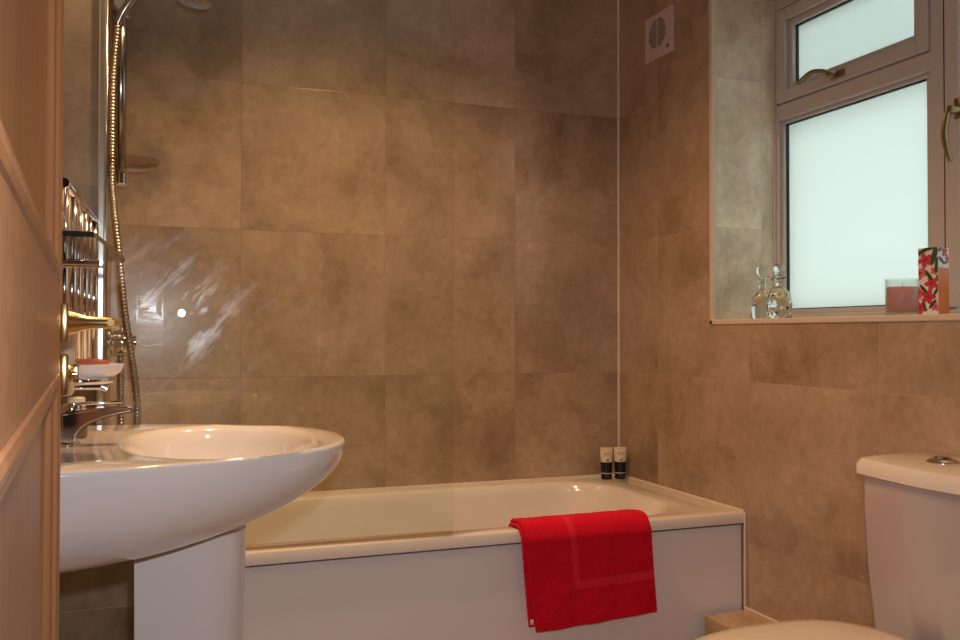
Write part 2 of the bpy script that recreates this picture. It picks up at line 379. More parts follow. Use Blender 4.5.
def lever_set():
    b = BM()
    # square rose, neck, lever turned back towards the hinge
    box(b, (-.052, -.008, 1.027), (-.006, 0, 1.069), .002)
    lathe(b, [(0, 0), (.014, 0), (.011, .010), (.0075, .02), (.0055, .048), (.005, .052), (0, .052)], (-.028, -.006, 1.048), (0, -1, 0), 20)
    pts = smooth_path([(-.028, -.046, 1.048), (-.032, -.054, 1.048), (-.048, -.056, 1.048), (-.085, -.054, 1.048), (-.12, -.048, 1.047)], 6)
    tube(b, pts, [.0055 - .002 * i / len(pts) for i in range(len(pts))], 14); b.transform(MD)
    h = obj('lever_handle', b, BRASS, door, smooth=45); h['label'] = 'polished brass lever on a square rose'
    b = BM()
    box(b, (-.052, -.008, .970), (-.006, 0, 1.014), .002)
    lathe(b, [(0, 0), (.011, 0), (.010, .004), (.004, .006), (.004, .010), (0, .010)], (-.028, -.006, .992), (0, -1, 0), 20)
    box(b, (-.030, -.018, .983), (-.026, -.012, 1.001), .001); b.transform(MD)
    h = obj('privacy_turn', b, BRASS, door, smooth=45); h['label'] = 'polished brass thumb turn'
lever_set()

# ---------------------------------------------------------------- bath
def rrect(x0, x1, y0, y1, r, z, n=10):
    out = []
    for (cx, cy, a0) in ((x1 - r, y1 - r, 0), (x0 + r, y1 - r, PI / 2), (x0 + r, y0 + r, PI), (x1 - r, y0 + r, 1.5 * PI)):
        for k in range(n + 1):
            a = a0 + (PI / 2) * k / n; out.append(Vector((cx + r * math.cos(a), cy + r * math.sin(a), z)))
    return out
bath = thing('bathtub', 'white built-in bathtub with smooth side panel along the tiled back wall', 'bathtub', (-.83, -.36, 0))
b = BM(); X0, X1, Y0, Y1 = XN + .001, -.002, -.712, -.002; ZR = .540
rings = [rrect(X0, X1, Y0, Y1, .004, ZR - .030), rrect(X0, X1, Y0, Y1, .004, ZR - .008), rrect(X0 + .003, X1 - .002, Y0 + .003, Y1 - .001, .005, ZR - .002), rrect(X0 + .008, X1 - .005, Y0 + .008, Y1 - .002, .008, ZR)]
def well(ix, z, r): return rrect(X0 + ix[0], X1 - ix[1], Y0 + ix[2], Y1 - ix[3], r, z)
rings += [well((.085, .125, .052, .060), ZR, .17), well((.089, .132, .056, .064), ZR - .002, .17), well((.094, .142, .061, .069), ZR - .010, .17), well((.10, .16, .066, .074), ZR - .035, .165),
          well((.12, .22, .080, .088), ZR - .15, .16), well((.14, .29, .095, .10), ZR - .28, .15), well((.16, .34, .115, .12), ZR - .36, .13), well((.20, .40, .16, .165), ZR - .395, .10), well((.40, .6, .28, .28), ZR - .405, .06)]
loft(b, rings, cap0=False, cap1=True)
obj('tub', b, ACRYL, bath, smooth=40)
b = BM(); box(b, (X0, -.698, .16), (X1, -.690, ZR - .037), .002); obj('side_panel', b, PANEL, bath)
b = BM(); box(b, (X0, -.684, .0), (X1, -.676, .168), .002); obj('plinth', b, PANEL, bath)
b = BM(); lathe(b, [(0, 0), (.032, 0), (.034, .004), (.028, .008), (0, .009)], (X0 + .108, -.36, .46), (1, 0, -.12), 24); obj('overflow', b, CHROME, bath, smooth=40)
# ---------------------------------------------------------------- shower screen
scr = thing('shower_screen', 'clear hinged glass shower screen standing on the bathtub rim', 'shower screen', (XN, -.700, ZR), rz=0)
S = math.radians(-1.7)
MS = Matrix.Translation((XN + .012, -.682, 0)) @ Matrix.Rotation(S, 4, 'Z')
b = BM(); SWD = .797; G0, G1 = .553, 2.04
vs = []
box(b, (0, -.003, G0), (SWD, .003, G1), .0008, 1); b.transform(MS); obj('glass_panel', b, GLASS, scr)
b = BM(); box(b, (.002, -.006, .5425), (SWD - .004, .006, .552), .002); b.transform(MS); q = obj('bottom_seal', b, glass_mat('seal_plastic', (.93, .88, .80), 1.45, .15), scr); 
b = BM(); box(b, (XN - .006, -.724, .5405), (XN + .009, -.7155, 2.06), .003); obj('wall_profile', b, mat('satin_aluminium', (.72, .80, .76), .22, metal=.9), scr)
b = BM(); tube(b, [(XN + .008, -.686, .545), (XN + .008, -.686, 2.05)], .005, 10); obj('hinge_pin', b, CHROMED, scr)

# ---------------------------------------------------------------- shower set
RX, RY = -1.638, -.31
ss = thing('shower_rail_set', 'chrome riser rail with hand shower, soap tray and coiled hose above the bathtub', 'shower', (XN, RY, 1.0))
b = BM(); tube(b, [(RX, RY, 1.425), (RX, RY, 2.08)], .0145, 20); obj('rail', b, CHROMED, ss)
for z in (1.438, 2.05):
    b = BM(); lathe(b, [(0, 0), (.016, 0), (.019, .003), (.019, .028), (.015, .032), (0, .032)], (RX, RY, z - .016), (0, 0, 1), 24)
    tube(b, [(XN + .001, RY, z), (RX, RY, z)], .013, 16); lathe(b, [(0, 0), (.022, 0), (.022, .006), (0, .006)], (XN + .001, RY, z), (1, 0, 0), 24)
    obj('wall_bracket', b, CHROME, ss, smooth=40)
b = BM(); lathe(b, [(0, 0), (.014, 0), (.021, .005), (.024, .02), (.021, .045), (.014, .05), (0, .05)], (RX, RY, 1.855), (0, 0, 1), 24)
lathe(b, [(0, 0), (.017, .0), (.02, .01), (.02, .03), (.016, .036), (0, .036)], (RX + .0, RY - .015, 1.875), (0, -1, .1), 24)
obj('slider', b, CHROME, ss, smooth=40)
b = BM()
p = smooth_path([(RX - .008, RY - .050, 1.825), (RX + .012, RY - .06, 1.865), (RX + .045, RY - .075, 1.905), (RX + .10, RY - .09, 1.94), (RX + .15, RY - .10, 1.945)], 6)
tube(b, p, [.010 + .004 * (i / len(p)) for i in range(len(p))], 16)
lathe(b, [(0, .045), (.012, .045), (.03, .03), (.041, .014), (.043, .004), (.040, 0), (0, -.002)], (RX + .176, RY - .103, 1.884), (.12, 0, 1), 28)
hs = obj('hand_shower', b, CHROMED, ss, smooth=45)
b = BM()   # clear oval tray threaded on the rail
ring = lambda rx, ry, z: [Vector((RX + .022 + rx * math.cos(2 * PI * k / 40), RY - .01 + ry * math.sin(2 * PI * k / 40), z)) for k in range(40)]
loft(b, [ring(.040, .035, 1.462), ring(.070, .064, 1.470), ring(.078, .070, 1.487), ring(.075, .067, 1.487), ring(.067, .060, 1.474), ring(.038, .033, 1.466)], cap0=True, cap1=True)
t_ = obj('soap_tray', b, glass_mat('clear_plastic', (.86, .80, .74), 1.6), ss, smooth=40); t_['label'] = 'clear oval plastic soap tray'
hp = smooth_path([(-1.646, -.360, 1.822), (-1.650, -.352, 1.77), (-1.655, -.35, 1.70), (-1.657, -.35, 1.60), (-1.657, -.35, 1.48), (-1.655, -.36, 1.40), (-1.647, -.38, 1.32), (-1.638, -.39, 1.235), (-1.626, -.40, 1.115), (-1.613, -.40, 1.02), (-1.597, -.40, .91), (-1.592, -.39, .83), (-1.600, -.36, .76), (-1.618, -.32, .74), (-1.632, -.29, .80), (-1.634, -.28, .90), (-1.634, -.28, .982)], 14)
L_ = [0]
for a_, c_ in zip(hp, hp[1:]): L_.append(L_[-1] + (c_ - a_).length)
dens, rad = [], []
step = .0022; i = 0; s_ = 0
while s_ < L_[-1]:
    while L_[i + 1] < s_: i += 1
    t = (s_ - L_[i]) / (L_[i + 1] - L_[i]); dens.append(hp[i].lerp(hp[i + 1], t)); rad.append(.0095 if (len(rad) // 2) % 2 else .0078); s_ += step
b = BM(); tube(b, dens, rad, 10); obj('hose', b, mat('hose_metal', (.46, .39, .33), .28, metal=1), ss)
sv = thing('shower_valve', 'chrome round shower mixer valve on the end wall beside the hose', 'valve', (XN, -.30, .99))
b = BM(); lathe(b, [(0, 0), (.042, 0), (.042, .006), (.034, .012), (0, .012)], (XN + .001, -.28, 1.015), (1, 0, 0), 32); obj('wall_plate', b, CHROME, sv, smooth=40)
b = BM(); lathe(b, [(0, .010), (.026, .010), (.03, .018), (.03, .05), (.026, .058), (.016, .062), (.016, .070), (0, .072)], (XN, -.28, 1.015), (1, 0, 0), 24); tube(b, [(XN + .035, -.28, 1.035), (XN + .037, -.28, 1.058)], .006, 12); obj('knob', b, BRASS if False else CHROME, sv, smooth=40)

# ---------------------------------------------------------------- chrome towel radiator on the left wall
tr = thing('towel_radiator', 'chrome towel radiator of upright tubes on the left wall behind the basin', 'radiator', (XL, -1.03, .90))
RZ0, RZ1 = .955, 1.268; TX = -1.688
P0, P1 = Vector((TX - .006, -1.30, 0)), Vector((TX + .014, -.79, 0))
for z in (RZ0, RZ1):
    b = BM(); tube(b, [P0 + Vector((0, 0, z)), P1 + Vector((0, 0, z))], .0075, 14); obj('rail', b, CHROME, tr)
for k in range(6):
    q = P0.lerp(P1, .03 + .94 * k / 5); b = BM(); tube(b, [q + Vector((0, 0, RZ0)), q + Vector((0, 0, RZ1))], .0075 if k % 2 else .005, 12); obj('upright_tube', b, CHROME, tr)
for q, z in ((P0, RZ0 + .03), (P0, RZ1 - .04), (P1, RZ0 + .03), (P1, RZ1 - .04)):
    b = BM(); tube(b, [(XL + .001, q.y, z), (q.x, q.y, z)], .006, 10); obj('wall_bracket', b, CHROME, tr)
# glass shelf
gs = thing('glass_shelf', 'dark-edged glass shelf on the left wall above the soap dish', 'shelf', (XL, -1.5, 1.15))
def shelf_outline(z, d=0):
    pts = [Vector((XL + .001, -1.69, z)), Vector((-1.632 - d, -1.69, z))]
    for k in range(1, 9):
        t = k / 8; pts.append(Vector((-1.632 - d + .026 * t, -1.69 + .36 * t, z)))
    pts.append(Vector((XL + .001, -1.33, z))); return pts
b = BM(); loft(b, [shelf_outline(1.147), shelf_outline(1.1535)], cap0=True, cap1=True)
for f in b.faces: f.smooth = False
for f in b.faces: f.material_index = 0 if abs(f.normal.z) > .5 else 1
obj('glass_plate', b, [SHELFG, SHEDGE], gs)
b = BM(); tube(b, [(XL + .001, -1.685, 1.118), (-1.626, -1.685, 1.118)], .0035, 10); tube(b, [(-1.626, -1.685, 1.118), (-1.626, -1.64, 1.118)], .0035, 10); tube(b, [(XL + .001, -1.64, 1.118), (-1.626, -1.64, 1.118)], .003, 10)
obj('support_bracket', b, CHROMED, gs)

# ---------------------------------------------------------------- basin and pedestal
bs = thing('wash_basin', 'white ceramic pedestal wash basin with pointed oval bowl beside the door', 'basin', (XL, -1.25, 0))
BA, BB, BN, YC = .546, .318, 1.98, -1.25; BC = Vector((-1.455, YC, 0))
def dshape_r(th):
    dx, dy = math.cos(th), math.sin(th); lo, hi = 0, 1.0
    for _ in range(40):
        m_ = (lo + hi) / 2; X = BC.x + dx * m_ - XL; Y = dy * m_
        ins = X > .001 and (abs(X / BA) ** BN + abs(Y / BB) ** (BN + .5)) < 1
        lo, hi = (m_, hi) if ins else (lo, m_)
    return lo
NT = 96; TH = [2 * PI * k / NT for k in range(NT)]; RO = [dshape_r(t) for t in TH]
base = [Vector((BC.x + r * math.cos(t), YC + r * math.sin(t), 0)) for t, r in zip(TH, RO)]
def oring(sx, sy, z, inset=0):
    out = []
    for p, t in zip(base, TH):
        X = XL + .001 + (p.x - XL - .001) * sx; Y = YC + (p.y - YC) * sy
        if inset:
            X = max(XL + .001, X - inset * math.cos(t)); Y -= inset * math.sin(t)
        out.append(Vector((X, Y, z)))
    return out
ZB_ = .861
def bowl(s, z, dx=0): return [Vector((BC.x + dx + .148 * s * (abs(math.cos(t)) ** .95) * math.copysign(1, math.cos(t)), YC + .224 * s * (abs(math.sin(t)) ** .9) * math.copysign(1, math.sin(t)), z)) for t in TH]
rings = []
for k in range(15):
    a = k / 14; sn, cs = math.sin(a * PI / 2), math.cos(a * PI / 2); rings.append(oring(.50 + .50 * sn ** 1.3, .70 + .30 * sn ** 1.1, ZB_ - .152 + .143 * (1 - cs) ** .85))
rings += [oring(1.0, 1.0, ZB_ - .005), oring(1, 1, ZB_ - .001, .002), oring(1, 1, ZB_, .005)]
rings += [bowl(1.10, ZB_ - .001), bowl(1.04, ZB_ - .003), bowl(1.0, ZB_ - .012), bowl(.95, ZB_ - .03), bowl(.88, ZB_ - .06), bowl(.76, ZB_ - .09), bowl(.55, ZB_ - .115), bowl(.25, ZB_ - .128), bowl(.09, ZB_ - .130)]
b = BM(); loft(b, rings, cap0=True, cap1=True)
obj('basin_bowl', b, CERAM, bs, smooth=50)
b = BM(); lathe(b, [(0, .006), (.018, .006), (.022, .003), (.022, 0), (0, 0)], (BC.x, YC, ZB_ - .130), (0, 0, 1), 24); obj('drain', b, CHROME, bs, smooth=40)
b = BM()
def ped(z, x0, x1, hw):
    out = [Vector((x0, YC - hw, z))]
    for k in range(25):
        a = -PI / 2 + PI * k / 24; out.append(Vector((x1 - hw * 1.0 + hw * 1.0 * math.cos(a), YC + hw * math.sin(a), z)))
    out.append(Vector((x0, YC + hw, z))); return out
loft(b, [ped(0, -1.585, -1.405, .090), ped(.05, -1.585, -1.410, .086), ped(.30, -1.586, -1.415, .082), ped(.55, -1.588, -1.418, .080), ped(.715, -1.590, -1.414, .082)], cap0=True, cap1=True)
obj('pedestal', b, CERAM, bs, smooth=40)
# tap
TY = -1.25
tp = thing('basin_tap', 'chrome mixer tap with curved spout on the basin', 'tap', (-1.66, TY, ZB_))
b = BM(); lathe(b, [(0, 0), (.020, 0), (.020, .003), (.013, .007), (.011, .03), (.012, .056), (0, .056)], (-1.690, TY, ZB_ - .001), (0, 0, 1), 28); obj('tap_body', b, CHROME, tp, smooth=40)
b = BM(); P = []
top = [(-1.700, .911), (-1.66, .917), (-1.63, .919), (-1.605, .919), (-1.594, .916)]
bot = [(-1.698, ZB_ + .001), (-1.677, ZB_ + .001), (-1.675, .876), (-1.664, .889), (-1.643, .899), (-1.618, .906), (-1.594, .910)]
poly = [Vector((x, 0, z)) for x, z in smooth_path([(x, z, 0) for x, z in top], 4) for x, z in [(x, z)]] if False else None
tt = [Vector((v.x, 0, v.y)) for v in smooth_path([(x, z, 0) for x, z in top], 5)]; bb = [Vector((v.x, 0, v.y)) for v in smooth_path([(x, z, 0) for x, z in bot], 5)]
outl = tt + bb[::-1]
loft(b, [[v + Vector((0, TY + o_, 0)) + Vector(((-.0, 0, 0))) for v in outl] for o_ in (-.017, .017)], cap0=True, cap1=True)
bmesh.ops.recalc_face_normals(b, faces=b.faces[:]); bmesh.ops.bevel(b, geom=[e for e in b.edges if abs((e.verts[0].co - e.verts[1].co).y) < 1e-6], offset=.004, segments=3, affect='EDGES')
obj('spout', b, CHROME, tp, smooth=40)
b = BM(); lathe(b, [(0, 0), (.015, 0), (.015, .006), (.012, .010), (0, .011)], (-1.684, TY, .916), (0, 0, 1), 28)
b2 = bmesh.new(); box(b2, (-.01, -.008, 0), (.075, .008, .005), .002); merge(b, b2, Matrix.Translation((-1.684, TY, .922)) @ Matrix.Rotation(-.03, 4, 'Y'))
obj('lever', b, CHROME, tp, smooth=40)

# soap dish, soap, tumbler, bottle
sd = thing('soap_dish', 'small white soap dish in a chrome holder on the left wall', 'soap dish', (XL, -1.37, .96))
b = BM()
def el(rx, ry, z, cx=-1.657): return [Vector((cx + rx * math.cos(2 * PI * k / 40), -1.37 + ry * math.sin(2 * PI * k / 40), z)) for k in range(40)]
loft(b, [el(.026, .026, .970), el(.039, .036, .973), el(.049, .045, .981), el(.054, .050, .991), el(.052, .048, .992), el(.046, .042, .984), el(.026, .026, .978)], cap0=True, cap1=True); obj('dish', b, CERAM, sd, smooth=50)
b = BM(); pts = [Vector((-1.665 + .042 * math.cos(2 * PI * k / 32), -1.37 + .042 * math.sin(2 * PI * k / 32), .968)) for k in range(33)]; tube(b, pts, .005, 10, cap=False)
tube(b, [(XL + .001, -1.37, .966), (-1.705, -1.37, .968)], .009, 14); lathe(b, [(0, 0), (.026, 0), (.024, .012), (0, .014)], (XL + .001, -1.37, .966), (1, 0, 0), 24)
box(b, (-1.71, -1.385, .954), (-1.635, -1.355, .967), .004); tube(b, [(-1.640, -1.37, .960), (-1.628, -1.37, .954)], .005, 10)
obj('holder', b, CHROME, sd, smooth=40)
b = BM(); lathe(b, [(0, -.010), (.028, -.008), (.040, 0), (.036, .010), (.02, .014), (0, .015)], (0, 0, 0), (0, 0, 1), 32); b.transform(Matrix.Translation((-1.662, -1.37, .989)) @ Matrix.Diagonal((.98, .8, .72, 1)))
tag(obj('soap_bar', b, mat('soap', (.50, .13, .06), .35), smooth=50), 'reddish brown soap bar lying in the white dish', 'soap')
tm = thing('tumbler_holder', 'cream tumbler hung on the left wall beside the brass door lock', 'tumbler', (XL, -1.46, .95))
b = BM(); lathe(b, [(0, .952), (.024, .952), (.027, .956), (.030, 1.050), (.027, 1.050), (.023, .960), (0, .959)], (-1.694, -1.46, 0), (0, 0, 1), 32); obj('tumbler', b, mat('cream_plastic', (.72, .62, .50), .35), tm, smooth=40)
b = BM(); tube(b, [Vector((-1.694 + .031 * math.cos(2 * PI * k / 28), -1.46 + .031 * math.sin(2 * PI * k / 28), .992)) for k in range(29)], .003, 8, cap=False); tube(b, [(XL + .001, -1.46, .992), (-1.725, -1.46, .992)], .006, 12); obj('ring', b, CHROME, tm, smooth=40)
sb = thing('soap_bottle', 'brown soap bottle with white cap standing at the back of the basin', 'bottle', (-1.684, -1.150, ZB_))
b = BM(); lathe(b, [(0, 0), (.016, 0), (.018, .004), (.018, .045), (.015, .050), (.010, .052), (0, .052)], (-1.684, -1.150, ZB_), (0, 0, 1), 28); obj('bottle_body', b, mat('bottle_brown', (.13, .085, .05), .25), sb, smooth=40)
b = BM(); lathe(b, [(0, .051), (.014, .051), (.014, .066), (.012, .068), (0, .068)], (-1.684, -1.150, ZB_), (0, 0, 1), 28); obj('cap', b, mat('cap_white', (.75, .70, .63), .4), sb, smooth=40)

# ---------------------------------------------------------------- towel on the rim
def towel_mat():
    m, nt, bs_ = new_mat('towel_red'); L = nt.links
    uv = nt.nodes.new('ShaderNodeUVMap'); s = nt.nodes.new('ShaderNodeSeparateXYZ'); L.new(uv.outputs[0], s.inputs[0]); u, v = s.outputs[0], s.outputs[1]
    def band(x, a, c_): return math_node(nt, 'MULTIPLY', math_node(nt, 'GREATER_THAN', x, a), math_node(nt, 'LESS_THAN', x, c_))
    # woven border: an upright and a level band meeting in a corner
    up = math_node(nt, 'MULTIPLY', band(u, .335, .385), math_node(nt, 'LESS_THAN', v, .625))
    lv = math_node(nt, 'MULTIPLY', band(v, .535, .625), math_node(nt, 'GREATER_THAN', u, .335))
    mk = math_node(nt, 'MAXIMUM', up, lv)
    tc = nt.nodes.new('ShaderNodeTexCoord'); n = nt.nodes.new('ShaderNodeTexNoise'); n.inputs['Scale'].default_value = 260; n.inputs['Detail'].default_value = 4; L.new(tc.outputs['Object'], n.inputs['Vector'])
    n2 = nt.nodes.new('ShaderNodeTexNoise'); n2.inputs['Scale'].default_value = 22; L.new(tc.outputs['Object'], n2.inputs['Vector'])
    mx = nt.nodes.new('ShaderNodeMix'); mx.data_type = 'RGBA'; mx.inputs[6].default_value = (.54, .003, .016, 1); mx.inputs[7].default_value = (.80, .008, .034, 1); L.new(math_node(nt, 'MULTIPLY_ADD', n.outputs[0], .6, math_node(nt, 'MULTIPLY', n2.outputs[0], .4)), mx.inputs[0])
    m2 = nt.nodes.new('ShaderNodeMix'); m2.data_type = 'RGBA'; L.new(mk, m2.inputs[0]); L.new(mx.outputs[2], m2.inputs[6]); m2.inputs[7].default_value = (.72, .02, .055, 1); L.new(m2.outputs[2], bs_.inputs['Base Color'])
    bs_.inputs['Roughness'].default_value = .9; bs_.inputs['Specular IOR Level'].default_value = .1; bs_.inputs['Sheen Weight'].default_value = .25; bs_.inputs['Sheen Tint'].default_value = (1, .2, .25, 1)
    bp = nt.nodes.new('ShaderNodeBump'); bp.inputs['Strength'].default_value = .9; bp.inputs['Distance'].default_value = .0025
    L.new(math_node(nt, 'MULTIPLY', n.outputs[0], math_node(nt, 'MULTIPLY_ADD', mk, -.75, 1.0)), bp.inputs['Height']); L.new(bp.outputs[0], bs_.inputs['Normal'])
    return m
TOW = towel_mat()
tw = thing('hand_towel', 'red folded hand towel hanging over the bathtub rim', 'towel', (-.50, -.71, .30))
def towel_layer(xa, xb, xa2, xb2, off, thick, zb_l, zb_r, inner=.07, seed=0, nu=64, nv=70):
    # path in (y, z) : inside the tub, over the rim, down the outside
    path = [Vector((-.636, ZR - inner, 0)), Vector((-.643, ZR - .02, 0)), Vector((-.652, ZR + off * .7, 0)), Vector((-.670, ZR + off, 0)), Vector((-.69, ZR + off + .003, 0)), Vector((-.712 - off * .5, ZR + off - .003, 0)), Vector((-.722 - off, ZR - .012, 0)), Vector((-.723 - off, ZR - .04, 0)), Vector((-.720 - off, ZR - .12, 0)), Vector((-.722 - off, .30, 0))]
    sp = smooth_path(path, 12); Ls = [0]
    for a_, c_ in zip(sp, sp[1:]): Ls.append(Ls[-1] + (c_ - a_).length)
    T = Ls[-1]; b = BM(); uvl = b.loops.layers.uv.new('UVMap'); grid = []; uvd = {}
    def at(s):
        for i in range(len(sp) - 1):
            if Ls[i + 1] >= s: return sp[i].lerp(sp[i + 1], (s - Ls[i]) / max(1e-9, Ls[i + 1] - Ls[i]))
        return sp[-1]
    for j in range(nv + 1):
        row = []
        for i in range(nu + 1):
            u = i / nu; v = j / nv; q = at(v * T); drop = max(0, (ZR - q.y)) if q.x < -.70 else 0
            k = drop / (ZR - .30)
            x = (xa + (xb - xa) * u) * (1 - k) + (xa2 + (xb2 - xa2) * u) * k
            zend = zb_l + (zb_r - zb_l) * u
            z = q.y if q.x > -.70 else (q.y if drop <= 0 else ZR - drop * (ZR - zend) / (ZR - .30))
            wav = .0035 * math.sin(x * 26 + seed + v * 3) * k + .002 * noise.noise(Vector((x * 30, z * 30, seed)))
            y = q.x - abs(wav) - .003 * k * math.sin(u * PI)
            z += .002 * noise.noise(Vector((x * 18, v * 5, seed + 4)))
            edge = min(u, 1 - u)
            vtx = b.verts.new((x, y, z)); row.append(vtx); uvd[vtx] = (u, k)
        grid.append(row)
    for j in range(nv):
        for i in range(nu):
            f = b.faces.new((grid[j][i], grid[j][i + 1], grid[j + 1][i + 1], grid[j + 1][i])); f.smooth = True
            for l in f.loops: l[uvl].uv = uvd[l.vert]
    o = obj('towel_cloth', b, TOW, tw, fix=False)
    m = o.modifiers.new('s', 'SOLIDIFY'); m.thickness = thick; m.offset = 0; m.use_rim = True
    m = o.modifiers.new('b', 'BEVEL'); m.width = thick * .42; m.segments = 3; m.limit_method = 'ANGLE'; m.angle_limit = math.radians(50)
    tex = bpy.data.textures.new('terry', 'CLOUDS'); tex.noise_scale = .006
    m = o.modifiers.new('sub', 'SUBSURF'); m.subdivision_type = 'SIMPLE'; m.levels = 1; m.render_levels = 1
    m = o.modifiers.new('d', 'DISPLACE'); m.texture = tex; m.strength = .0022; m.mid_level = .5; m.texture_coords = 'LOCAL'
    return o
towel_layer(-.689, -.325, -.668, -.305, .006, .009, .300, .314, inner=.03, seed=1)
towel_layer(-.684, -.322, -.652, -.302, .0165, .009, .288, .304, inner=.04, seed=5)
b = BM(); box(b, (-.668, -.742, .310), (-.660, -.740, .322), .0005); q = obj('care_tag', b, mat('tag_white', (.8, .72, .66), .6), tw); q['label'] = 'small white care tag'

# ---------------------------------------------------------------- toiletry tubes
CREAM = mat('tube_cream', (.70, .58, .44), .35); BLK = mat('tube_black', (.008, .009, .012), .22); INK = mat('tube_ink', (.16, .14, .11), .5)
def squeeze(loc, rz, label):
    t = thing('toiletry_tube', label, 'toiletry', loc, 'toiletry tubes in the bath corner')
    def sec(rx, ry, z): return [Vector((rx * math.cos(2 * PI * k / 28), ry * math.sin(2 * PI * k / 28), z)) for k in range(28)]
    M = Matrix.Translation(loc) @ Matrix.Rotation(rz, 4, 'Z')
    b = BM(); loft(b, [sec(.0175, .0175, .0), sec(.0185, .0185, .002), sec(.0185, .0185, .018), sec(.0175, .0175, .0195)], cap0=True, cap1=True); b.transform(M); c = obj('cap', b, BLK, t, smooth=40)
    b = BM(); loft(b, [sec(.0188, .0188, .0195), sec(.0190, .0190, .0225)], cap0=True, cap1=True); b.transform(M); obj('cap_band', b, CREAM, t, smooth=40)
    b = BM(); vs = loft(b, [sec(.0190, .0188, .0225), sec(.0195, .0175, .040), sec(.0200, .0155, .0585), sec(.0200, .0155, .0586), sec(.0208, .012, .075), sec(.0216, .006, .094), sec(.0220, .0018, .100), sec(.0222, .0014, .108)], cap0=True, cap1=True)
    for f in b.faces: f.material_index = 1 if f.calc_center_median().z < .0585 else 0
    b.transform(M); obj('tube_body', b, [CREAM, BLK], t, smooth=40)
    b = BM()   # small printed lines
    for (x0, x1, z) in ((-.011, -.006, .089), (-.004, .001, .0895), (.003, .010, .089), (-.010, .010, .084), (-.004, .005, .068), (-.006, .006, .064)):
        d = .0155 * (1 - (z - .0585) / .047) + .0010
        box(b, (x0, -d - .0012, z - .0011), (x1, -d - .0002, z + .0011), .0002)
    b.transform(M); obj('printed_lettering', b, INK, t)
squeeze(Vector((-.088, -.068, ZR + .0005)), math.radians(-14), 'cream and black toiletry tube nearer the glass screen in the bath corner')
squeeze(Vector((-.038, -.074, ZR + .0005)), math.radians(-18), 'cream and black toiletry tube nearer the window wall in the bath corner')

# ---------------------------------------------------------------- extractor fan
fan = thing('extractor_fan', 'white square extractor fan cover high on the window wall', 'fan', (0, -.281, 2.014))
b = BM(); box(b, (-.012, -.363, 1.940), (-.0005, -.199, 2.088), .003, 3); obj('cover', b, mat('fan_plastic', (.60, .50, .47), .45), fan)
b = BM(); fy, fz, fr_ = -.276, 2.022, .050
for k in range(-7, 8):
    z = fz + k * .0062; hw = math.sqrt(max(0, fr_ ** 2 - (k * .0062) ** 2)); 
    for (a0, a1) in ((-hw, -.004), (.004, hw)):
        if a1 - a0 > .004: box(b, (-.0130, fy + a0, z - .0012), (-.0115, fy + a1, z + .0012))
obj('grille_slots', b, mat('fan_slot', (.05, .04, .035), .6), fan)
b = BM(); lathe(b, [(0, 0), (.006, 0), (.006, .003), (0, .002)], (-.0115, -.340, 1.962), (-1, 0, 0), 16); obj('indicator', b, mat('fan_dot', (.10, .05, .04), .4), fan)

# ---------------------------------------------------------------- boxed-in ledge
tag(obj('pipe_boxing', box(BM(), (-.138, -1.30, 0), (-.0005, -.7135, .271), .004, 2), TILE_X), 'low tiled pipe boxing along the wall between bathtub and toilet', 'ledge')

# ---------------------------------------------------------------- toilet
TCY = -1.515
tl = thing('toilet', 'white close coupled toilet under the window with closed seat lid', 'toilet', (-.3, TCY, 0))
def cis(z, d, hw, r=.035, bow=.02):   # back edge at the wall, front bowed
    x1 = -.004; out = []
    out.append(Vector((x1, TCY - hw, z)))
    n = 10
    for k in range(n + 1):
        a = PI * 1.5 - (PI / 2) * k / n; out.append(Vector((x1 - d + r + r * math.cos(a), TCY - hw + r + r * math.sin(a), z)))
    for k in range(1, 12):
        t = k / 12; out.append(Vector((x1 - d - bow * math.sin(PI * t), TCY - hw + r + (2 * hw - 2 * r) * t, z)))
    for k in range(n + 1):
        a = PI - (PI / 2) * k / n; out.append(Vector((x1 - d + r + r * math.cos(a), TCY + hw - r + r * math.sin(a), z)))
    out.append(Vector((x1, TCY + hw, z))); return out
b = BM(); loft(b, [cis(.405, .150, .170), cis(.415, .160, .179), cis(.55, .172, .186), cis(.66, .176, .190), cis(.746, .178, .191)], cap0=True, cap1=True); obj('cistern', b, mat('cistern_ceramic_shaded', (.52, .46, .46), .14, coat=.5), tl, smooth=40)  # body ceramic darkened: shade on the front put into the colour
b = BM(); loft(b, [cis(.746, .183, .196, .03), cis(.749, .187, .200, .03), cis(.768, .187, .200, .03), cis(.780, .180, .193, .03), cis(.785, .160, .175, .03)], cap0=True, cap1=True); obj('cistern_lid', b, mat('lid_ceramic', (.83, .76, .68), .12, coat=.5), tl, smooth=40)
b = BM(); lathe(b, [(0, 0), (.030, 0), (.030, .003), (.022, .007), (.016, .008), (.014, .012), (0, .013)], (-.10, TCY + .048, .784), (0, 0, 1), 28); obj('flush_button', b, BRASSD if False else CHROMED, tl, smooth=40)
def seat(z, s=1.0, x0=-.215, hw=.195, L=.50):
    out = []; n = 40
    cx = x0 - L * .42
    for k in range(2 * n):
        a = PI * k / n
        c_, s2 = math.cos(a), math.sin(a)
        rx = (L * .42 if c_ > 0 else L * .58); e = .62 if c_ > 0 else .92
        out.append(Vector((cx + s * rx * math.copysign(abs(c_) ** e, c_), TCY + .0 + s * hw * math.copysign(abs(s2) ** .85, s2), z)))
    return out
b = BM(); loft(b, [seat(.443, .985), seat(.447, 1.0), seat(.455, 1.0), seat(.461, .97), seat(.465, .85), seat(.467, .5), seat(.4615, .1)], cap0=True, cap1=True); obj('seat_lid', b, mat('seat_plastic', (.80, .70, .60), .2, coat=.3), tl, smooth=40)
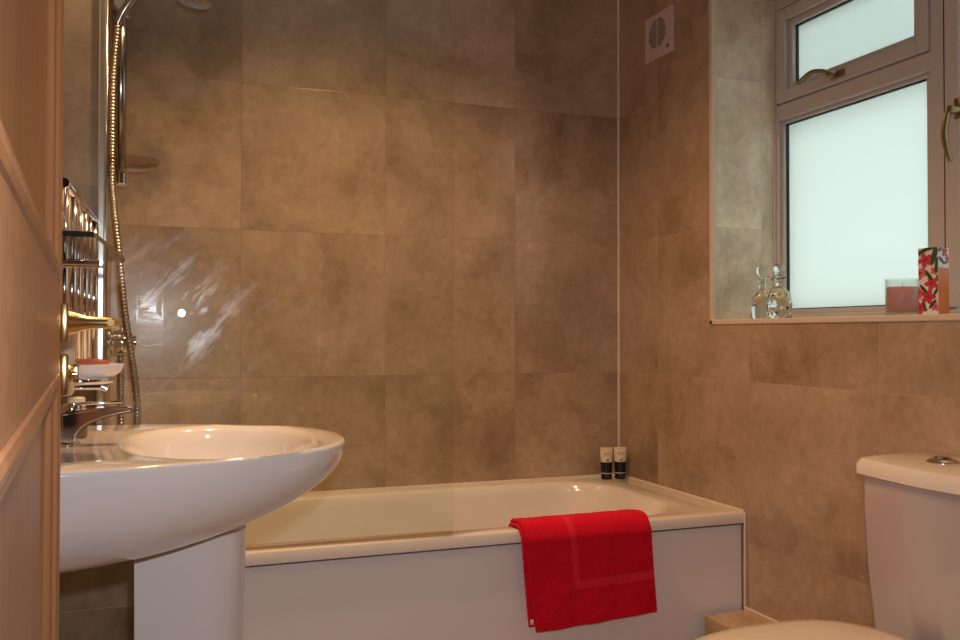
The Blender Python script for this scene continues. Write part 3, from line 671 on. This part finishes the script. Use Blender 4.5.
b = BM(); loft(b, [seat(.412, .97), seat(.418, .985), seat(.432, .985), seat(.435, .97)], cap0=True, cap1=True); obj('seat_ring', b, mat('seat_plastic_ring', (.78, .70, .62), .2), tl, smooth=40)
b = BM(); loft(b, [seat(0, .62, -.12, .16, .44), seat(.10, .58, -.12, .16, .44), seat(.22, .68, -.13, .18, .47), seat(.34, .90, -.15, .185, .50), seat(.395, .97, -.17, .187, .465), seat(.410, .97, -.18, .187, .455)], cap0=True, cap1=True)
box(b, (-.26, TCY - .165, .32), (-.004, TCY + .165, .405), .02, 3); obj('pan', b, CERAM, tl, smooth=40)

# ---------------------------------------------------------------- things on the sill
CUTG = mat('cut_glass', (.93, .95, .90), .03, trans=1.0)
def facet(b, n, prof, c, rot=0):
    vs = [[Vector((c[0] + r * math.cos(2 * PI * (k + .5 * (i % 2)) / n + rot), c[1] + r * math.sin(2 * PI * (k + .5 * (i % 2)) / n + rot), c[2] + z)) for k in range(n)] for i, (r, z) in enumerate(prof)]
    loft(b, vs, cap0=True, cap1=True)
    for f in b.faces: f.smooth = False
SZ = NZ0 + .0015
d1 = thing('glass_decanter', 'slender clear glass decanter on the sill, nearest the tiled reveal', 'decanter', (.075, -.692, SZ))
b = BM(); lathe(b, [(0, 0), (.029, 0), (.031, .003), (.030, .045), (.027, .060), (.012, .078), (.009, .090), (.009, .104), (.014, .107), (.014, .110), (0, .110)], (.075, -.692, SZ), (0, 0, 1), 32); obj('bottle', b, CUTG, d1)
b = BM(); lathe(b, [(0, .110), (.007, .111), (.007, .117), (.014, .126), (.017, .137), (.014, .148), (.007, .153), (0, .154)], (.075, -.692, SZ), (0, 0, 1), 28); obj('stopper', b, CUTG, d1)
d2 = thing('glass_decanter', 'stout cut glass decanter with ball stopper in front of the frosted pane', 'decanter', (.065, -.778, SZ))
b = BM(); facet(b, 12, [(.030, 0), (.033, .006), (.034, .022), (.035, .038), (.033, .054), (.029, .070), (.018, .082), (.011, .090)], (.065, -.778, SZ)); lathe(b, [(.011, .089), (.011, .108), (.020, .110), (.020, .113), (0, .113)], (.065, -.778, SZ), (0, 0, 1), 28)
tube(b, smooth_path([(.060, -0.751, SZ + .108), (.06, -0.735, SZ + .118), (.06, -0.729, SZ + .10), (.06, -0.735, SZ + .084), (.06, -0.751, SZ + .076)], 5), .0025, 8)
obj('bottle', b, CUTG, d2)
b = BM(); facet(b, 10, [(.006, .113), (.006, .118), (.013, .123), (.017, .132), (.016, .142), (.010, .149), (.003, .152)], (.065, -.778, SZ)); obj('stopper', b, CUTG, d2)
cd = thing('jar_candle', 'pink candle in a clear glass beside the floral box', 'candle', (.085, -1.188, SZ))
c = (.085, -1.188, SZ)
b = BM(); lathe(b, [(0, 0), (.036, 0), (.0375, .002), (.0375, .086), (.0355, .086), (.0355, .008), (0, .007)], c, (0, 0, 1), 40); obj('glass', b, glass_mat('jar_glass', (.93, .95, .94), 1.5), cd)
b = BM(); lathe(b, [(0, .0085), (.035, .0085), (.035, .066), (.033, .0675), (0, .067)], c, (0, 0, 1), 36); obj('wax', b, mat('wax_pink', (.90, .42, .43), .4, coat=.3), cd)
b = BM(); tube(b, [(c[0], c[1], SZ + .067), (c[0] + .001, c[1], SZ + .078)], .001, 6); obj('wick', b, mat('wick', (.6, .55, .5), .8), cd)
# floral box: two visible faces
BW, BD, BH = .044, .048, .150; BCn = Vector((.085, -1.278, SZ)); BR = math.radians(15)
bx = thing('floral_box', 'tall white box printed with pink flowers, orange panel on one side', 'box', BCn)
MB = Matrix.Translation(BCn) @ Matrix.Rotation(BR, 4, 'Z')     # local -x face looks into the room
b = BM(); box(b, (-BD / 2, -BW / 2, 0), (BD / 2, BW / 2, BH), .0012); b.transform(MB); obj('carton', b, mat('carton_white', (.80, .72, .70), .45), bx)
b = BM(); box(b, (-BD / 2 + .002, -BW / 2 - .0008, .001), (BD / 2 - .001, -BW / 2 + .001, BH * .70), 0); b.transform(MB); q = obj('orange_panel', b, mat('carton_orange', (.75, .20, .04), .45), bx); q['label'] = 'plain orange panel'
b = BM()
def blob(face, u, v, ru, rv, ang, mi, n=14, lift=.0004):
    pts = []
    for k in range(n):
        a = 2 * PI * k / n; x, y = ru * math.cos(a), rv * math.sin(a); X = u + x * math.cos(ang) - y * math.sin(ang); Y = v + x * math.sin(ang) + y * math.cos(ang)
        if face == 0: X = max(-BW / 2, min(BW / 2, X))
        else: X = max(-BD / 2, min(BD / 2, X))
        Y = max(.001, min(BH, Y)); pts.append((X, Y))
    def mk(l): return [Vector((-BD / 2 - l, -p[0], p[1])) if face == 0 else Vector((p[0], -BW / 2 - l, p[1])) for p in pts]
    loft(b, [mk(0), mk(lift)], cap1=True, mi=mi)
def leaf(face, u, v, L, ang, lift): blob(face, u, v, L / 2, L / 8, ang, 0, lift=lift)
def bloom(face, u, v, r, mi, lift):
    for k in range(5): blob(face, u + r * .55 * math.cos(k * 1.257 + u * 90), v + r * .55 * math.sin(k * 1.257 + u * 90), r * .55, r * .36, k * 1.257 + u * 90, mi, lift=lift + k * .00005)
    blob(face, u, v, r * .22, r * .22, 0, 3, lift=lift + .0004)
for (u, v, r, mi) in ((-.006, .122, .016, 1), (-.018, .094, .014, 2), (.008, .070, .015, 1), (-.019, .050, .014, 2), (.0, .040, .016, 1), (-.018, .016, .015, 1), (.016, .018, .010, 2), (.014, .098, .009, 2), (-.024, .140, .009, 1)): bloom(0, u, v, r, mi, .0006)
for (u, v, L, a) in ((-.006, .146, .036, .5), (.006, .149, .034, .2), (.014, .132, .046, 1.3), (.020, .110, .036, 1.5), (.002, .088, .030, 2.2), (-.010, .058, .026, 2.3), (.018, .052, .024, 1.0), (.010, .024, .026, .9), (-.008, .018, .022, 2.0), (-.024, .120, .020, 1.7), (.022, .080, .018, 1.8)): leaf(0, u, v, L, a, .0014)
for (u, v, r, mi) in ((.004, .142, .012, 1), (.016, .126, .009, 2)): bloom(1, u, v, r, mi, .0006)
for (u, v, L, a) in ((-.010, .122, .026, 2.6), (-.014, .147, .022, .8), (.006, .116, .018, .2)): leaf(1, u, v, L, a, .0014)
b.transform(MB); obj('flower_print', b, [mat('print_green', (.035, .07, .03), .5), mat('print_red', (.55, .04, .06), .5), mat('print_pink', (.66, .13, .15), .5), mat('print_core', (.35, .01, .03), .5)], bx)

# ---------------------------------------------------------------- ceiling downlights
for i, (x, y) in enumerate(DL):
    t = thing('ceiling_downlight', 'round white recessed ceiling downlight over the bathroom', 'ceiling light', (x, y, H), 'recessed ceiling downlights')
    b = BM(); lathe(b, [(.036, 0), (.036, -.004), (.045, -.006), (.050, -.003), (.050, 0)], (x, y, H), (0, 0, 1), 32); obj('trim_ring', b, mat('downlight_white', (.8, .78, .75), .4) if i == 0 else bpy.data.materials['downlight_white'], t, smooth=40)
